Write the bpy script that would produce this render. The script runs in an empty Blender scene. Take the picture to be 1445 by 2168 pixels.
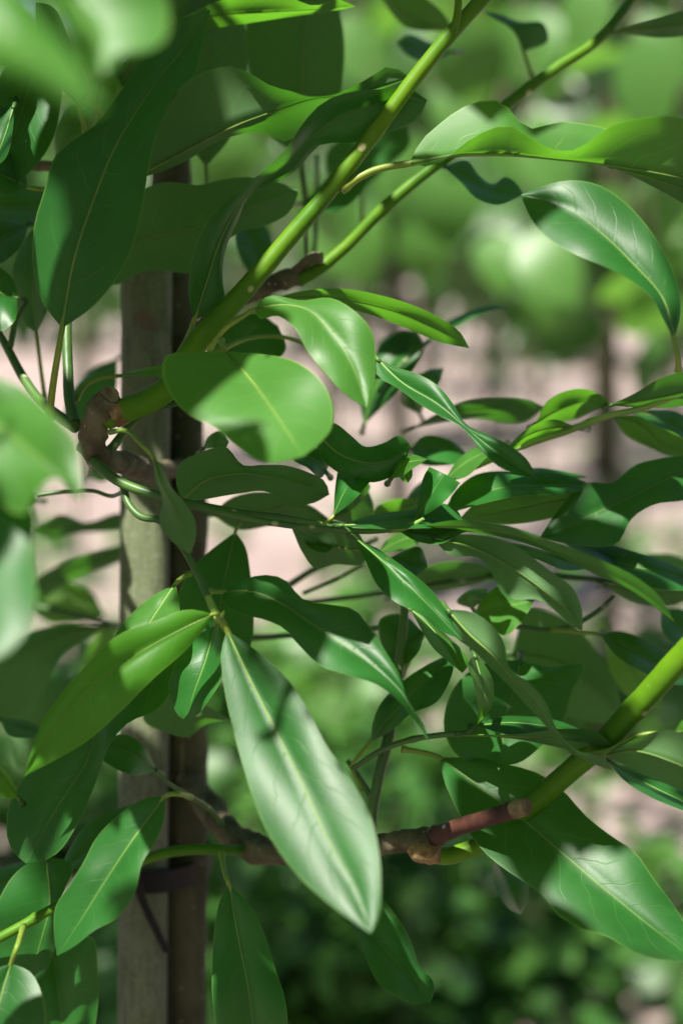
import bpy, math, random
from mathutils import Vector, Matrix, noise
R = math.radians
random.seed(7)
scene = bpy.context.scene
col = scene.collection

# ------------------------------------------------------------------ camera
CAM = Vector((0, 0, 1.25)); PITCH = R(9.5); LENS = 50.0
FPX = LENS / 36.0 * 2168
FWD = Vector((0, math.cos(PITCH), -math.sin(PITCH)))
UPV = Vector((0, math.sin(PITCH), math.cos(PITCH)))
cam = bpy.data.cameras.new('camera'); camo = bpy.data.objects.new('camera', cam); col.objects.link(camo)
camo.location = CAM; camo.rotation_euler = (R(90) - PITCH, 0, 0)
cam.sensor_fit = 'VERTICAL'; cam.sensor_height = 36; cam.sensor_width = 24; cam.lens = LENS
cam.clip_start = 0.02; cam.clip_end = 500
cam.dof.use_dof = True; cam.dof.focus_distance = 0.622; cam.dof.aperture_fstop = 3.5
scene.camera = camo

# ------------------------------------------------------------------ light
SUN_EL, SUN_AZ = R(60), R(-148)          # azimuth clockwise from +Y
SUN = Vector((math.cos(SUN_EL) * math.sin(SUN_AZ), math.cos(SUN_EL) * math.cos(SUN_AZ), math.sin(SUN_EL)))
w = bpy.data.worlds.new('World'); scene.world = w; w.use_nodes = True
nt = w.node_tree
sky = nt.nodes.new('ShaderNodeTexSky'); sky.sky_type = 'NISHITA'; sky.sun_disc = False
sky.sun_elevation = SUN_EL; sky.sun_rotation = SUN_AZ; sky.air_density = 1.0; sky.dust_density = 2.0
bg = nt.nodes['Background']; bg.inputs['Strength'].default_value = 0.055
nt.links.new(sky.outputs[0], bg.inputs['Color'])
sl = bpy.data.lights.new('sun', 'SUN'); sl.energy = 5.0; sl.angle = R(0.6); sl.color = (1.0, 0.95, 0.86)
so = bpy.data.objects.new('sun', sl); col.objects.link(so)
so.rotation_euler = SUN.to_track_quat('Z', 'Y').to_euler(); so.location = SUN * 10
vs = scene.view_settings
vs.view_transform = 'Standard'; vs.look = 'None'; vs.gamma = 1.0; vs.exposure = 1.25; vs.use_curve_mapping = False
scene.cycles.use_denoising = True
scene.cycles.max_bounces = 7; scene.cycles.diffuse_bounces = 3; scene.cycles.glossy_bounces = 2; scene.cycles.transmission_bounces = 4
scene.cycles.sample_clamp_indirect = 6.0

# ------------------------------------------------------------------ helpers
def P(x, y, d):
    return CAM + d * (FWD + Vector((1, 0, 0)) * ((x - 722.5) / FPX) + UPV * ((1084 - y) / FPX))

def pts(s, n=2):
    return [tuple(float(v) for v in t.split(',')) for t in s.split()]

def spline(p, n):
    """Catmull-Rom through tuples, resampled to n+1 points evenly by arc length"""
    p = [tuple(q) for q in p]
    k = len(p[0])
    if len(p) == 2:
        return [tuple(p[0][c] + (p[1][c] - p[0][c]) * i / n for c in range(k)) for i in range(n + 1)]
    e = [tuple(2 * p[0][c] - p[1][c] for c in range(k))] + p + [tuple(2 * p[-1][c] - p[-2][c] for c in range(k))]
    dense = []
    for i in range(1, len(e) - 2):
        p0, p1, p2, p3 = e[i - 1], e[i], e[i + 1], e[i + 2]
        l1 = max(1e-9, math.dist(p1, p2)); l0 = max(1e-9, math.dist(p0, p1)); l2 = max(1e-9, math.dist(p2, p3))
        m1 = [(p2[c] - p1[c]) / l1 for c in range(k)]
        t1 = [((p1[c] - p0[c]) / l0 * l1 + m1[c] * l0) / (l0 + l1) * l1 for c in range(k)]
        t2 = [(m1[c] * l2 + (p3[c] - p2[c]) / l2 * l1) / (l1 + l2) * l1 for c in range(k)]
        for j in range(10):
            t = j / 10; a = 2*t**3-3*t*t+1; b = t**3-2*t*t+t; c_ = -2*t**3+3*t*t; d = t**3-t*t
            dense.append(tuple(a*p1[c]+b*t1[c]+c_*p2[c]+d*t2[c] for c in range(k)))
    dense.append(p[-1])
    acc = [0]
    for a, b in zip(dense, dense[1:]): acc.append(acc[-1] + math.dist(a[:2], b[:2]) + 1e-9)
    out = []; j = 0
    for i in range(n + 1):
        s = acc[-1] * i / n
        while j < len(acc) - 2 and acc[j + 1] < s: j += 1
        f = (s - acc[j]) / (acc[j + 1] - acc[j])
        f = max(0, min(1, f))
        out.append(tuple(dense[j][c] + (dense[j + 1][c] - dense[j][c]) * f for c in range(k)))
    return out

def mesh_obj(name, v, f, mat, parent=None, uv=None, smooth=True, kind=None):
    m = bpy.data.meshes.new(name); m.from_pydata([tuple(q) for q in v], [], f); m.update()
    if smooth: m.polygons.foreach_set('use_smooth', [True] * len(m.polygons))
    if uv:
        l = m.uv_layers.new(name='UVMap')
        for lp in m.loops: l.data[lp.index].uv = uv[lp.vertex_index]
    m.materials.append(mat)
    o = bpy.data.objects.new(name, m); col.objects.link(o)
    if parent:
        o.parent = parent; o.matrix_parent_inverse = parent.matrix_world.inverted()
    if kind: o['kind'] = kind
    return o

def tube_data(path, radii, sides=10, cap=True, bumps=0.0, seed=0):
    v = []; f = []; uv = []
    n = len(path); prev = None; L = 0
    for i, p in enumerate(path):
        t = (path[min(i + 1, n - 1)] - path[max(i - 1, 0)]).normalized()
        if prev is None:
            u = t.orthogonal().normalized()
        else:
            u = (prev - t * prev.dot(t)).normalized()
        prev = u; w_ = t.cross(u)
        if i: L += (path[i] - path[i - 1]).length
        for s in range(sides):
            a = 2 * math.pi * s / sides
            d = u * math.cos(a) + w_ * math.sin(a)
            r = radii[i]
            if bumps: r *= 1 + bumps * (noise.noise((p + d * r) * 90 + Vector((seed, 0, 0))) + .8 * noise.noise((p + d * r) * 310 + Vector((0, seed, 3))))
            v.append(p + d * r); uv.append((L, s / sides))
    for i in range(n - 1):
        for s in range(sides):
            s2 = (s + 1) % sides
            f.append((i * sides + s, i * sides + s2, (i + 1) * sides + s2, (i + 1) * sides + s))
    if cap:
        f.append(tuple(range(sides))[::-1]); f.append(tuple(range((n - 1) * sides, n * sides)))
    return v, f, uv

def tube(name, path, radii, mat, parent, sides=10, bumps=0.0, seed=0):
    v, f, uv = tube_data(path, radii, sides, True, bumps, seed)
    o = mesh_obj(name, v, f, mat, parent); n = len(o.data.polygons)
    for i in (n - 2, n - 1): o.data.polygons[i].use_smooth = False
    return o

def thing(name, loc, label, cat, group=None):
    o = bpy.data.objects.new(name, None); col.objects.link(o); o.location = loc
    o.empty_display_size = 0.05
    o['label'] = label; o['category'] = cat
    if group: o['group'] = group
    bpy.context.view_layer.update()
    return o

# ------------------------------------------------------------------ materials
class NT:
    def __init__(s, name):
        s.m = bpy.data.materials.new(name); s.m.use_nodes = True; s.t = s.m.node_tree
        s.t.nodes.clear(); s.out = s.n('ShaderNodeOutputMaterial')
    def n(s, typ, **kw):
        x = s.t.nodes.new(typ)
        for k, val in kw.items(): setattr(x, k, val)
        return x
    def put(s, sock, val):
        if hasattr(val, 'is_linked') or isinstance(val, bpy.types.NodeSocket): s.t.links.new(val, sock)
        else: sock.default_value = val
    def math(s, op, a, b=None, c=None, clamp=False):
        x = s.n('ShaderNodeMath', operation=op, use_clamp=clamp)
        for i, q in enumerate((a, b, c)):
            if q is not None: s.put(x.inputs[i], q)
        return x.outputs[0]
    def mix(s, f, a, b):
        x = s.n('ShaderNodeMix', data_type='RGBA'); s.put(x.inputs[0], f)
        for i, q in ((6, a), (7, b)): s.put(x.inputs[i], q if not isinstance(q, tuple) else (*q[:3], 1))
        return x.outputs[2]
    def ramp(s, f, a, b, lo=0.0, hi=1.0):
        x = s.n('ShaderNodeMapRange', interpolation_type='SMOOTHSTEP'); s.put(x.inputs[0], f)
        for i, q in enumerate((a, b, lo, hi)): x.inputs[i + 1].default_value = q
        return x.outputs[0]
    def noise(s, scale, detail=3, vec=None, rough=0.55):
        x = s.n('ShaderNodeTexNoise'); x.inputs['Scale'].default_value = scale
        x.inputs['Detail'].default_value = detail; x.inputs['Roughness'].default_value = rough
        if vec is not None: s.put(x.inputs['Vector'], vec)
        return x.outputs[0]

def leaf_material(name, top, under, trans, vein, tmix=0.34, rough=0.33, urough=0.6, vein_s=1.0):
    g = NT(name)
    uv = g.n('ShaderNodeUVMap'); sp = g.n('ShaderNodeSeparateXYZ'); g.t.links.new(uv.outputs[0], sp.inputs[0])
    u, v = sp.outputs[0], sp.outputs[1]
    geo = g.n('ShaderNodeNewGeometry'); back = geo.outputs['Backfacing']
    oi = g.n('ShaderNodeObjectInfo'); rnd = oi.outputs['Random']
    tc = g.n('ShaderNodeTexCoord'); ob = tc.outputs['Object']
    av = g.math('ABSOLUTE', v)
    # side veins: each runs outwards and forwards, wobbling, alternate on the two halves
    wob = g.noise(38, 2, ob)
    side = g.math('MULTIPLY', g.math('GREATER_THAN', v, 0), 0.5)
    q = g.math('SUBTRACT', u, g.math('MULTIPLY', g.math('POWER', av, 1.5), 0.13))
    q = g.math('SUBTRACT', q, g.math('MULTIPLY', av, 0.05))
    q = g.math('ADD', g.math('MULTIPLY', q, 9.0), g.math('ADD', side, g.math('MULTIPLY', wob, 1.7)))
    tri = g.math('ABSOLUTE', g.math('SUBTRACT', g.math('FRACT', q), 0.5))
    line = g.ramp(tri, 0.0, 0.035, 1.0, 0.0)
    fade = g.ramp(av, 0.55, 0.95, 1.0, 0.0)
    line = g.math('MULTIPLY', line, fade)
    midl = g.ramp(av, 0.012, 0.05, 1.0, 0.0)
    edge = g.ramp(av, 0.955, 0.995, 0.0, 1.0)
    vor = g.n('ShaderNodeTexVoronoi', feature='DISTANCE_TO_EDGE'); g.put(vor.inputs['Vector'], ob); vor.inputs['Scale'].default_value = 720
    net = g.ramp(vor.outputs['Distance'], 0.0, 0.12, 1.0, 0.0)
    n1 = g.noise(30, 4, ob); n2 = g.noise(7, 2, ob)
    # colours
    def vary(c, k): return tuple(min(1, x * k) for x in c)
    ct = g.mix(rnd, vary(top, 0.8), vary(top, 1.2))
    ct = g.mix(g.ramp(n1, 0.35, 0.7), ct, g.mix(0.55, ct, vary(top, 1.5)))
    ct = g.mix(g.math('MULTIPLY', line, 0.16 * vein_s), ct, vein)
    ct = g.mix(g.math('MULTIPLY', midl, 0.3), ct, vein)
    ct = g.mix(g.math('MULTIPLY', edge, 0.45), ct, vein)
    spots = g.noise(130, 2, ob)
    ct = g.mix(g.math('MULTIPLY', g.ramp(spots, 0.74, 0.80), 0.5), ct, (0.16, 0.15, 0.04))
    cu = g.mix(rnd, vary(under, 0.88), vary(under, 1.12))
    cu = g.mix(g.math('MULTIPLY', line, 0.35), cu, vein)
    cu = g.mix(g.math('MULTIPLY', net, 0.08), cu, vein)
    base = g.mix(back, ct, cu)
    bs = g.n('ShaderNodeBsdfPrincipled')
    g.put(bs.inputs['Base Color'], base)
    rr = g.math('ADD', g.math('MULTIPLY', back, urough - rough), g.math('ADD', rough - 0.06, g.math('MULTIPLY', n1, 0.14)))
    g.put(bs.inputs['Roughness'], rr)
    g.put(bs.inputs['Specular IOR Level'], g.math('SUBTRACT', 0.41, g.math('MULTIPLY', back, 0.22)))
    h = g.math('ADD', g.math('MULTIPLY', line, -0.14), g.math('ADD', g.math('MULTIPLY', n2, 1.2), g.math('ADD', g.math('MULTIPLY', n1, 0.55), g.math('MULTIPLY', net, -0.03))))
    bp = g.n('ShaderNodeBump'); bp.inputs['Strength'].default_value = 0.4; bp.inputs['Distance'].default_value = 0.0010
    g.put(bp.inputs['Height'], h); g.t.links.new(bp.outputs[0], bs.inputs['Normal'])
    tr = g.n('ShaderNodeBsdfTranslucent')
    tcx = g.mix(g.math('MULTIPLY', line, 0.5), trans, vary(trans, 1.5))
    tcx = g.mix(g.math('MULTIPLY', edge, 0.5), tcx, vary(trans, 1.8))
    g.put(tr.inputs['Color'], tcx)
    mx = g.n('ShaderNodeMixShader'); mx.inputs[0].default_value = tmix
    g.t.links.new(bs.outputs[0], mx.inputs[1]); g.t.links.new(tr.outputs[0], mx.inputs[2])
    g.t.links.new(mx.outputs[0], g.out.inputs[0])
    return g.m

def plain_leaf(name, top, under, trans, tmix, rough):
    g = NT(name)
    geo = g.n('ShaderNodeNewGeometry'); rn = geo.outputs['Random Per Island']
    ct = g.mix(rn, tuple(x * .65 for x in top), tuple(x * 1.35 for x in top))
    bs = g.n('ShaderNodeBsdfPrincipled'); g.put(bs.inputs['Base Color'], g.mix(geo.outputs['Backfacing'], ct, under))
    bs.inputs['Roughness'].default_value = rough; bs.inputs['Specular IOR Level'].default_value = .5
    tr = g.n('ShaderNodeBsdfTranslucent'); g.put(tr.inputs['Color'], (*trans, 1))
    mx = g.n('ShaderNodeMixShader'); mx.inputs[0].default_value = tmix
    g.t.links.new(bs.outputs[0], mx.inputs[1]); g.t.links.new(tr.outputs[0], mx.inputs[2]); g.t.links.new(mx.outputs[0], g.out.inputs[0])
    return g.m

def simple(name, c1, c2, scale, rough=0.7, bump=0.3, dist=0.002, detail=6, c3=None, s3=200, spec=0.4, stretch=None, lo=.35, hi=.68):
    g = NT(name); tc = g.n('ShaderNodeTexCoord'); ob = tc.outputs['Object']
    if stretch:
        mp = g.n('ShaderNodeMapping'); mp.inputs['Scale'].default_value = stretch
        g.t.links.new(ob, mp.inputs[0]); ob2 = mp.outputs[0]
    else: ob2 = ob
    n = g.noise(scale, detail, ob2)
    c = g.mix(g.ramp(n, lo, hi), c1, c2)
    h = n
    if c3:
        vo = g.n('ShaderNodeTexVoronoi'); g.put(vo.inputs['Vector'], ob); vo.inputs['Scale'].default_value = s3
        dot = g.ramp(vo.outputs['Distance'], 0.12, 0.2, 1.0, 0.0)
        sel = g.math('GREATER_THAN', g.n('ShaderNodeSeparateColor').outputs[0], 2.0)
        sc_ = g.n('ShaderNodeSeparateColor'); g.t.links.new(vo.outputs['Color'], sc_.inputs[0])
        dot = g.math('MULTIPLY', dot, g.math('GREATER_THAN', sc_.outputs[0], 0.6))
        c = g.mix(g.math('MULTIPLY', dot, 0.8), c, c3); h = g.math('ADD', n, g.math('MULTIPLY', dot, 0.6))
    bs = g.n('ShaderNodeBsdfPrincipled'); g.put(bs.inputs['Base Color'], c)
    bs.inputs['Roughness'].default_value = rough; bs.inputs['Specular IOR Level'].default_value = spec
    bp = g.n('ShaderNodeBump'); bp.inputs['Strength'].default_value = bump; bp.inputs['Distance'].default_value = dist
    g.put(bp.inputs['Height'], h); g.t.links.new(bp.outputs[0], bs.inputs['Normal'])
    g.t.links.new(bs.outputs[0], g.out.inputs[0])
    return g.m

M = {}
M['leaf'] = leaf_material('magnolia_leaf', (0.014, 0.088, 0.013), (0.085, 0.175, 0.068), (0.085, 0.34, 0.014), (0.13, 0.23, 0.045), tmix=0.27, rough=0.43)
M['young'] = leaf_material('young_leaf', (0.046, 0.150, 0.022), (0.105, 0.21, 0.062), (0.15, 0.46, 0.02), (0.22, 0.33, 0.06), tmix=0.40, rough=0.44)
M['lime'] = leaf_material('lime_leaf', (0.048, 0.175, 0.010), (0.10, 0.23, 0.04), (0.15, 0.50, 0.012), (0.24, 0.36, 0.05), tmix=0.48, rough=0.48)  # yellower, more translucent copy; glow of sun through the leaf put into its colour
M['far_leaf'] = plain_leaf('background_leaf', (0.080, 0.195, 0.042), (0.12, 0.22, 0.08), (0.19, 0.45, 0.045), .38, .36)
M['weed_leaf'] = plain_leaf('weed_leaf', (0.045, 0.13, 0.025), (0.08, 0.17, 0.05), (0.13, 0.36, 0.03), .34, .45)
M['shaded_row_leaf'] = plain_leaf('shaded_row_leaf', (0.05, 0.125, 0.032), (0.09, 0.165, 0.065), (0.12, 0.30, 0.035), .32, .38)  # background leaf darkened; shade between the crowns is put into the colour
M['unseen_crown_leaf'] = plain_leaf('unseen_crown_leaf', (0.012, 0.070, 0.015), (0.045, 0.105, 0.034), (0.085, 0.34, 0.014), .22, .42)
M['petiole'] = simple('petiole', (0.13, 0.23, 0.025), (0.24, 0.30, 0.035), 60, 0.45, 0.1)
M['midrib'] = simple('midrib', (0.10, 0.19, 0.03), (0.16, 0.25, 0.045), 60, 0.5, 0.05)
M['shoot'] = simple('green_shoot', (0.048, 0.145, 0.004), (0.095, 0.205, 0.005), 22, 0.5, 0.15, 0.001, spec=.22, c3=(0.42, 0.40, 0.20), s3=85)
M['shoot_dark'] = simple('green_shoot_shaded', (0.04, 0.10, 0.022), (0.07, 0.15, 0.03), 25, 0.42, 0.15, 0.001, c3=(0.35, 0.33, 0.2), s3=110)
M['shoot_pale'] = simple('young_shoot', (0.15, 0.26, 0.05), (0.22, 0.33, 0.07), 40, 0.5, 0.15, 0.001)
M['bark'] = simple('trunk_bark', (0.036, 0.037, 0.016), (0.092, 0.088, 0.044), 45, 0.85, 0.6, 0.002, c3=(0.26, 0.22, 0.14), s3=190, stretch=(1, 1, .45))
M['twig_bark'] = simple('twig_bark', (0.058, 0.048, 0.026), (0.155, 0.132, 0.08), 70, 0.85, 0.7, 0.0015, c3=(0.40, 0.35, 0.28), s3=260)
M['cut_wood'] = simple('cut_wood', (0.12, 0.08, 0.04), (0.27, 0.21, 0.12), 160, 0.9, 0.5, 0.001)
M['red_bark'] = simple('red_bark', (0.034, 0.012, 0.009), (0.080, 0.030, 0.020), 90, 0.5, 0.4, 0.001, c3=(0.5, 0.46, 0.40), s3=130)
M['burl'] = simple('burl_bark', (0.14, 0.08, 0.03), (0.34, 0.23, 0.11), 180, 0.9, 0.9, 0.002)
M['black'] = simple('black_rubber', (0.006, 0.006, 0.006), (0.012, 0.012, 0.012), 60, 0.6, 0.2, spec=.2)

# stake: weathered wood with algae bloom, fine vertical grain
g = NT('weathered_stake'); tc = g.n('ShaderNodeTexCoord'); ob = tc.outputs['Object']
mp = g.n('ShaderNodeMapping'); mp.inputs['Scale'].default_value = (1, 1, 0.06); g.t.links.new(ob, mp.inputs[0])
gr = g.noise(420, 5, mp.outputs[0]); al = g.noise(22, 5, ob); fine = g.noise(380, 4, ob); rd = g.noise(34, 3, ob)
c = g.mix(g.ramp(gr, .3, .7), (0.085, 0.098, 0.062), (0.165, 0.182, 0.122))
c = g.mix(g.math('MULTIPLY', g.ramp(al, .42, .6), 0.55), c, (0.10, 0.13, 0.045))
c = g.mix(g.math('MULTIPLY', g.ramp(fine, .5, .65), 0.3), c, (0.25, 0.26, 0.20))
c = g.mix(g.math('MULTIPLY', g.ramp(rd, .64, .72), 0.6), c, (0.13, 0.06, 0.045))
bs = g.n('ShaderNodeBsdfPrincipled'); g.put(bs.inputs['Base Color'], c); bs.inputs['Roughness'].default_value = 0.8
bp = g.n('ShaderNodeBump'); bp.inputs['Strength'].default_value = 0.6; bp.inputs['Distance'].default_value = 0.001
g.put(bp.inputs['Height'], g.math('ADD', gr, g.math('MULTIPLY', fine, 0.5))); g.t.links.new(bp.outputs[0], bs.inputs['Normal'])
g.t.links.new(bs.outputs[0], g.out.inputs[0]); M['stake'] = g.m

# soil
g = NT('dry_soil'); tc = g.n('ShaderNodeTexCoord'); ob = tc.outputs['Object']
a = g.noise(0.9, 6, ob); b = g.noise(9, 6, ob); e = g.noise(60, 4, ob)
c = g.mix(g.ramp(a, .35, .65), (0.27, 0.205, 0.19), (0.37, 0.295, 0.275))
c = g.mix(g.math('MULTIPLY', g.ramp(b, .45, .7), .5), c, (0.13, 0.095, 0.08))
c = g.mix(g.math('MULTIPLY', g.ramp(e, .55, .75), .4), c, (0.30, 0.25, 0.23))
bs = g.n('ShaderNodeBsdfPrincipled'); g.put(bs.inputs['Base Color'], c); bs.inputs['Roughness'].default_value = .95
bp = g.n('ShaderNodeBump'); bp.inputs['Strength'].default_value = .8; bp.inputs['Distance'].default_value = .03
g.put(bp.inputs['Height'], g.math('ADD', b, g.math('MULTIPLY', e, .4))); g.t.links.new(bp.outputs[0], bs.inputs['Normal'])
g.t.links.new(bs.outputs[0], g.out.inputs[0]); M['soil'] = g.m

# ------------------------------------------------------------------ ground
def ground():
    v = []; f = []; uv = []
    xs = [-200, -60, -25] + [-12 + i * 0.5 for i in range(49)] + [25, 60, 200]
    ys = [-60, -20, -6] + [-3 + i * 0.5 for i in range(60)] + [40, 80, 250]
    for y in ys:
        for x in xs:
            z = 0.03 * noise.noise(Vector((x * .8, y * .8, 0))) + 0.015 * noise.noise(Vector((x * 2.1, y * 2.1, 5)))
            v.append((x, y, z - 0.02))
    nx = len(xs)
    for j in range(len(ys) - 1):
        for i in range(nx - 1): f.append((j*nx+i, j*nx+i+1, (j+1)*nx+i+1, (j+1)*nx+i))
    return mesh_obj('ground', v, f, M['soil'], kind='structure')
ground()

# ------------------------------------------------------------------ the magnolia
trunk_px = [(375, -420, .775), (372, -150, .77), (370, 0, .765), (362, 300, .76), (366, 600, .76), (380, 800, .76), (390, 980, .76), (390, 1300, .762), (393, 1600, .765), (392, 2168, .775)]
tp = [P(*q) for q in trunk_px]
base_xy = tp[-1].copy()
tree = thing('magnolia_tree', (base_xy.x, base_xy.y + .03, 0),
             'young staked evergreen magnolia with large glossy wavy leaves and pruned green shoots', 'tree')
path = spline([tuple(q) for q in tp] + [(base_xy.x, base_xy.y + .02, 0.6), (base_xy.x, base_xy.y + .03, -0.06)], 150)
path = [Vector(q) for q in path]
rad = []
for q in path:
    h = q.z
    r = 0.0098 + 0.0045 * max(0, min(1, (1.55 - h) / 1.5))
    for zn in (1.27, 1.12, 1.41):            # swollen nodes where branches leave
        r += 0.0016 * math.exp(-((h - zn) / 0.012) ** 2)
    rad.append(r)
tube('trunk', path, rad, M['bark'], tree, 20, 0.10)

LEAVES = []       # sample points of built leaves, used to keep sunny gaps in the crown above
def leaf(side, d0, d1, mid, a, b, pet=None, mat='leaf', tilt=None, bow=-0.006, trunc=False, flip=False, wave=0.0026, keel=0.003, rm=1.0, N=26, nc=5, dp=None, rib=True, cup=0.0):
    mid = pts(mid) if isinstance(mid, str) else mid; a = pts(a); b = pts(b)
    A = [mid[0]] + a + ([] if trunc else [mid[-1]]); B = [mid[0]] + b + ([] if trunc else [mid[-1]])
    m = spline(mid, N); A = spline(A, N); B = spline(B, N)
    dm = (d0 + d1) / 2
    Lr = math.dist(m[0], m[N // 2]) + math.dist(m[N // 2], m[N])
    L3 = math.hypot(Lr * dm / FPX, d1 - d0)
    W = max(0.036, min(0.058, 0.34 * L3))
    wap = max(math.dist(A[i], B[i]) for i in range(N + 1)) * dm / FPX
    s = -1.0 if side == 't' else 1.0
    if tilt is None:
        T = 0.75 * math.sqrt(max(0, W * W - wap * wap))
        ya = sum(q[1] for q in A); yb = sum(q[1] for q in B)
        # top side seen: lower edge nearer; underside seen: upper edge nearer
        upper_nearer = (side == 'b')
        tilt = T * (1 if (ya < yb) == upper_nearer else -1)      # + : a nearer
    ph = random.random() * 6.28; ph2 = random.random() * 6.28; nw = random.uniform(1.4, 2.4)
    v = []; uv = []; mids = []
    for i in range(N + 1):
        u = i / N
        d = d0 + (d1 - d0) * u + bow * math.sin(math.pi * u)
        prof = max(0, math.sin(math.pi * u)) ** 0.6
        if trunc: prof = math.sin(math.pi * u * .5)
        da = d - tilt / 2 * prof + wave * math.sin(nw * 6.28 * u + ph) * prof + cup * prof
        db = d + tilt / 2 * prof + wave * math.sin(nw * 6.28 * u + ph2) * prof + cup * prof
        dmid = d - s * keel * prof
        for j in range(-nc, nc + 1):
            t = abs(j) / nc
            e, de = (A[i], da) if j < 0 else (B[i], db)
            bul = s * 0.0016 * 4 * t * (1 - t) * prof
            v.append(P(m[i][0] + (e[0] - m[i][0]) * t, m[i][1] + (e[1] - m[i][1]) * t, dmid + (de - dmid) * t + bul))
            uv.append((u, j / nc))
        mids.append(v[i * (2 * nc + 1) + nc])
    k = 2 * nc + 1
    f = [(i*k+j, i*k+j+1, (i+1)*k+j+1, (i+1)*k+j) for i in range(N) for j in range(k - 1)]
    # orientation: front of the mesh is the upper face of the leaf
    tot = 0
    for q in f:
        nrm = (v[q[2]] - v[q[0]]).cross(v[q[3]] - v[q[1]])
        tot += nrm.dot(CAM - v[q[0]])
    want = 1 if side == 't' else -1
    if flip: want = -want
    if tot * want < 0: f = [q[::-1] for q in f]
    o = mesh_obj('leaf', v, f, M[mat], tree, uv)
    if rib:
        n_up = [Vector((0, 0, 0))] * (N + 1)
        off = (mids[N // 2] - CAM).normalized() * (0.00012 if side == 't' else -0.00030)
        mp_ = [q + off for q in mids[: int(N * .93)]]
        rr = [rm * (0.00052 * (1 - i / len(mp_)) ** 1.5 + 0.00010) for i in range(len(mp_))]
        tube('midrib', mp_, rr, M['midrib'], o, 6)
    # petiole
    if pet is None:
        x0, y0 = m[0]; x1, y1 = m[2]
        l = math.dist((x0, y0), (x1, y1)) + 1e-6
        pp = [(x0 - (x1 - x0) / l * 15, y0 - (y1 - y0) / l * 15, d0 + 0.016), (x0, y0, d0), ((x0 + x1) / 2, (y0 + y1) / 2, d0 + bow * .1)]
    else:
        q = pts(pet)      # from the twig to the blade
        n = len(q); dp = d0 + 0.006 if dp is None else dp
        pp = [(c[0], c[1], dp + (d0 - dp) * (i + 1) / n) for i, c in enumerate(q)] + [(m[0][0], m[0][1], d0)]
        pp += [(m[1][0], m[1][1], d0 - s * keel * .2)]
    ps = spline(pp, 14)
    tube('petiole', [P(*q) for q in ps], [rm * (0.0013 - 0.0004 * i / 14) * (1.25 if i < 2 else 1) for i in range(15)], M['petiole'] if pet is not None else M['shoot_dark'], o, 8)
    LEAVES.append([v[i * k + j] for i in range(3, N, 5) for j in (1, 3, nc, 7, 9)])
    return o

def branch(name, s, mat, sides=16, bumps=0.06, n=None, seed=0, nodes=()):
    q = pts(s)            # x,y,depth,width in photo pixels
    n = n or 20 * len(q)
    sp = spline(q, n)
    path = [P(c[0], c[1], c[2]) for c in sp]
    rad = [c[3] * c[2] / FPX / 2 for c in sp]
    for (u, k, wd) in nodes:
        for i in range(n + 1): rad[i] *= 1 + k * math.exp(-((i / n - u) / wd) ** 2)
    return tube(name, path, rad, M[mat], tree, sides, bumps, seed)

def lenticel(s, o):
    pass

# --- woody branches, stubs and shoots
branch('branch', '392,985,.755,34 330,1000,.72,44 260,978,.665,46 205,965,.635,52 190,925,.628,56', 'twig_bark', 22, .2, nodes=[(.45, .12, .05), (.75, .15, .06)])
st = branch('pruned_stub', '190,955,.630,62 200,905,.626,58 214,868,.622,56 232,838,.618,50', 'twig_bark', 24, .2, nodes=[(.75, .18, .08)])
branch('cut_end', '231,839,.6185,42 233,834,.617,40', 'cut_wood', 18, .05, n=3)
branch('shoot_collar', '238,880,.622,58 262,868,.622,54', 'burl', 16, .14, n=6)
branch('main_shoot', '225,892,.624,40 255,873,.622,52 300,856,.622,52 352,825,.622,52 410,735,.624,50 470,668,.624,45 530,600,.624,42 605,512,.624,38 680,425,.624,36 800,270,.622,34 890,150,.62,33 962,62,.618,32 1045,-30,.615,31 1150,-160,.61,28', 'shoot', 16, .03, nodes=[(.60, .10, .01), (.885, .25, .012), (.2, .06, .01)])
branch('side_shoot', '955,78,.618,20 966,40,.612,18 970,0,.605,16 972,-90,.59,14', 'shoot', 10, .02)
branch('branch', '385,740,.752,34 430,690,.735,34 490,640,.715,36 560,607,.70,40 605,592,.695,40 640,588,.692,34', 'twig_bark', 22, .2, nodes=[(.72, .2, .03), (.88, .25, .03)])
branch('pruned_stub', '612,592,.695,26 640,562,.690,24 662,546,.686,26 680,545,.684,24', 'twig_bark', 12, .2)
branch('long_shoot', '630,594,.692,30 660,578,.692,28 725,528,.692,26 800,452,.69,25 870,390,.69,25 950,328,.692,24 1080,215,.70,24 1180,142,.705,24 1260,88,.71,22 1335,0,.72,18 1400,-90,.73,14', 'shoot', 12, .03, nodes=[(.23, .15, .012), (.42, .15, .012), (.62, .15, .012), (.86, .2, .015)])
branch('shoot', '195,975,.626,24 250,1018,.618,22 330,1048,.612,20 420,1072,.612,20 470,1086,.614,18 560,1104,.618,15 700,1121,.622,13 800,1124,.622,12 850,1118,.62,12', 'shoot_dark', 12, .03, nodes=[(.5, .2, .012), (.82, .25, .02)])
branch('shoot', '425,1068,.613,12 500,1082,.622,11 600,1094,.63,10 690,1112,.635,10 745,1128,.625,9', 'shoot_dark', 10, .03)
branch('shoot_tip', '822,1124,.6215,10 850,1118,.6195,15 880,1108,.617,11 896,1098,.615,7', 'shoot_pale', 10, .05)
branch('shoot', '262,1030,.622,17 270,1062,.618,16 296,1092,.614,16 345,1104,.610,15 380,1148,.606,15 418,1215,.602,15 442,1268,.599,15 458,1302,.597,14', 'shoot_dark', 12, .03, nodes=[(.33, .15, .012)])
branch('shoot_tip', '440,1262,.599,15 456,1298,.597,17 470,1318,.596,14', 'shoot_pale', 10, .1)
branch('bud', '456,1308,.5965,12 470,1302,.594,9 474,1293,.592,3', 'shoot_pale', 8, .05)
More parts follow.
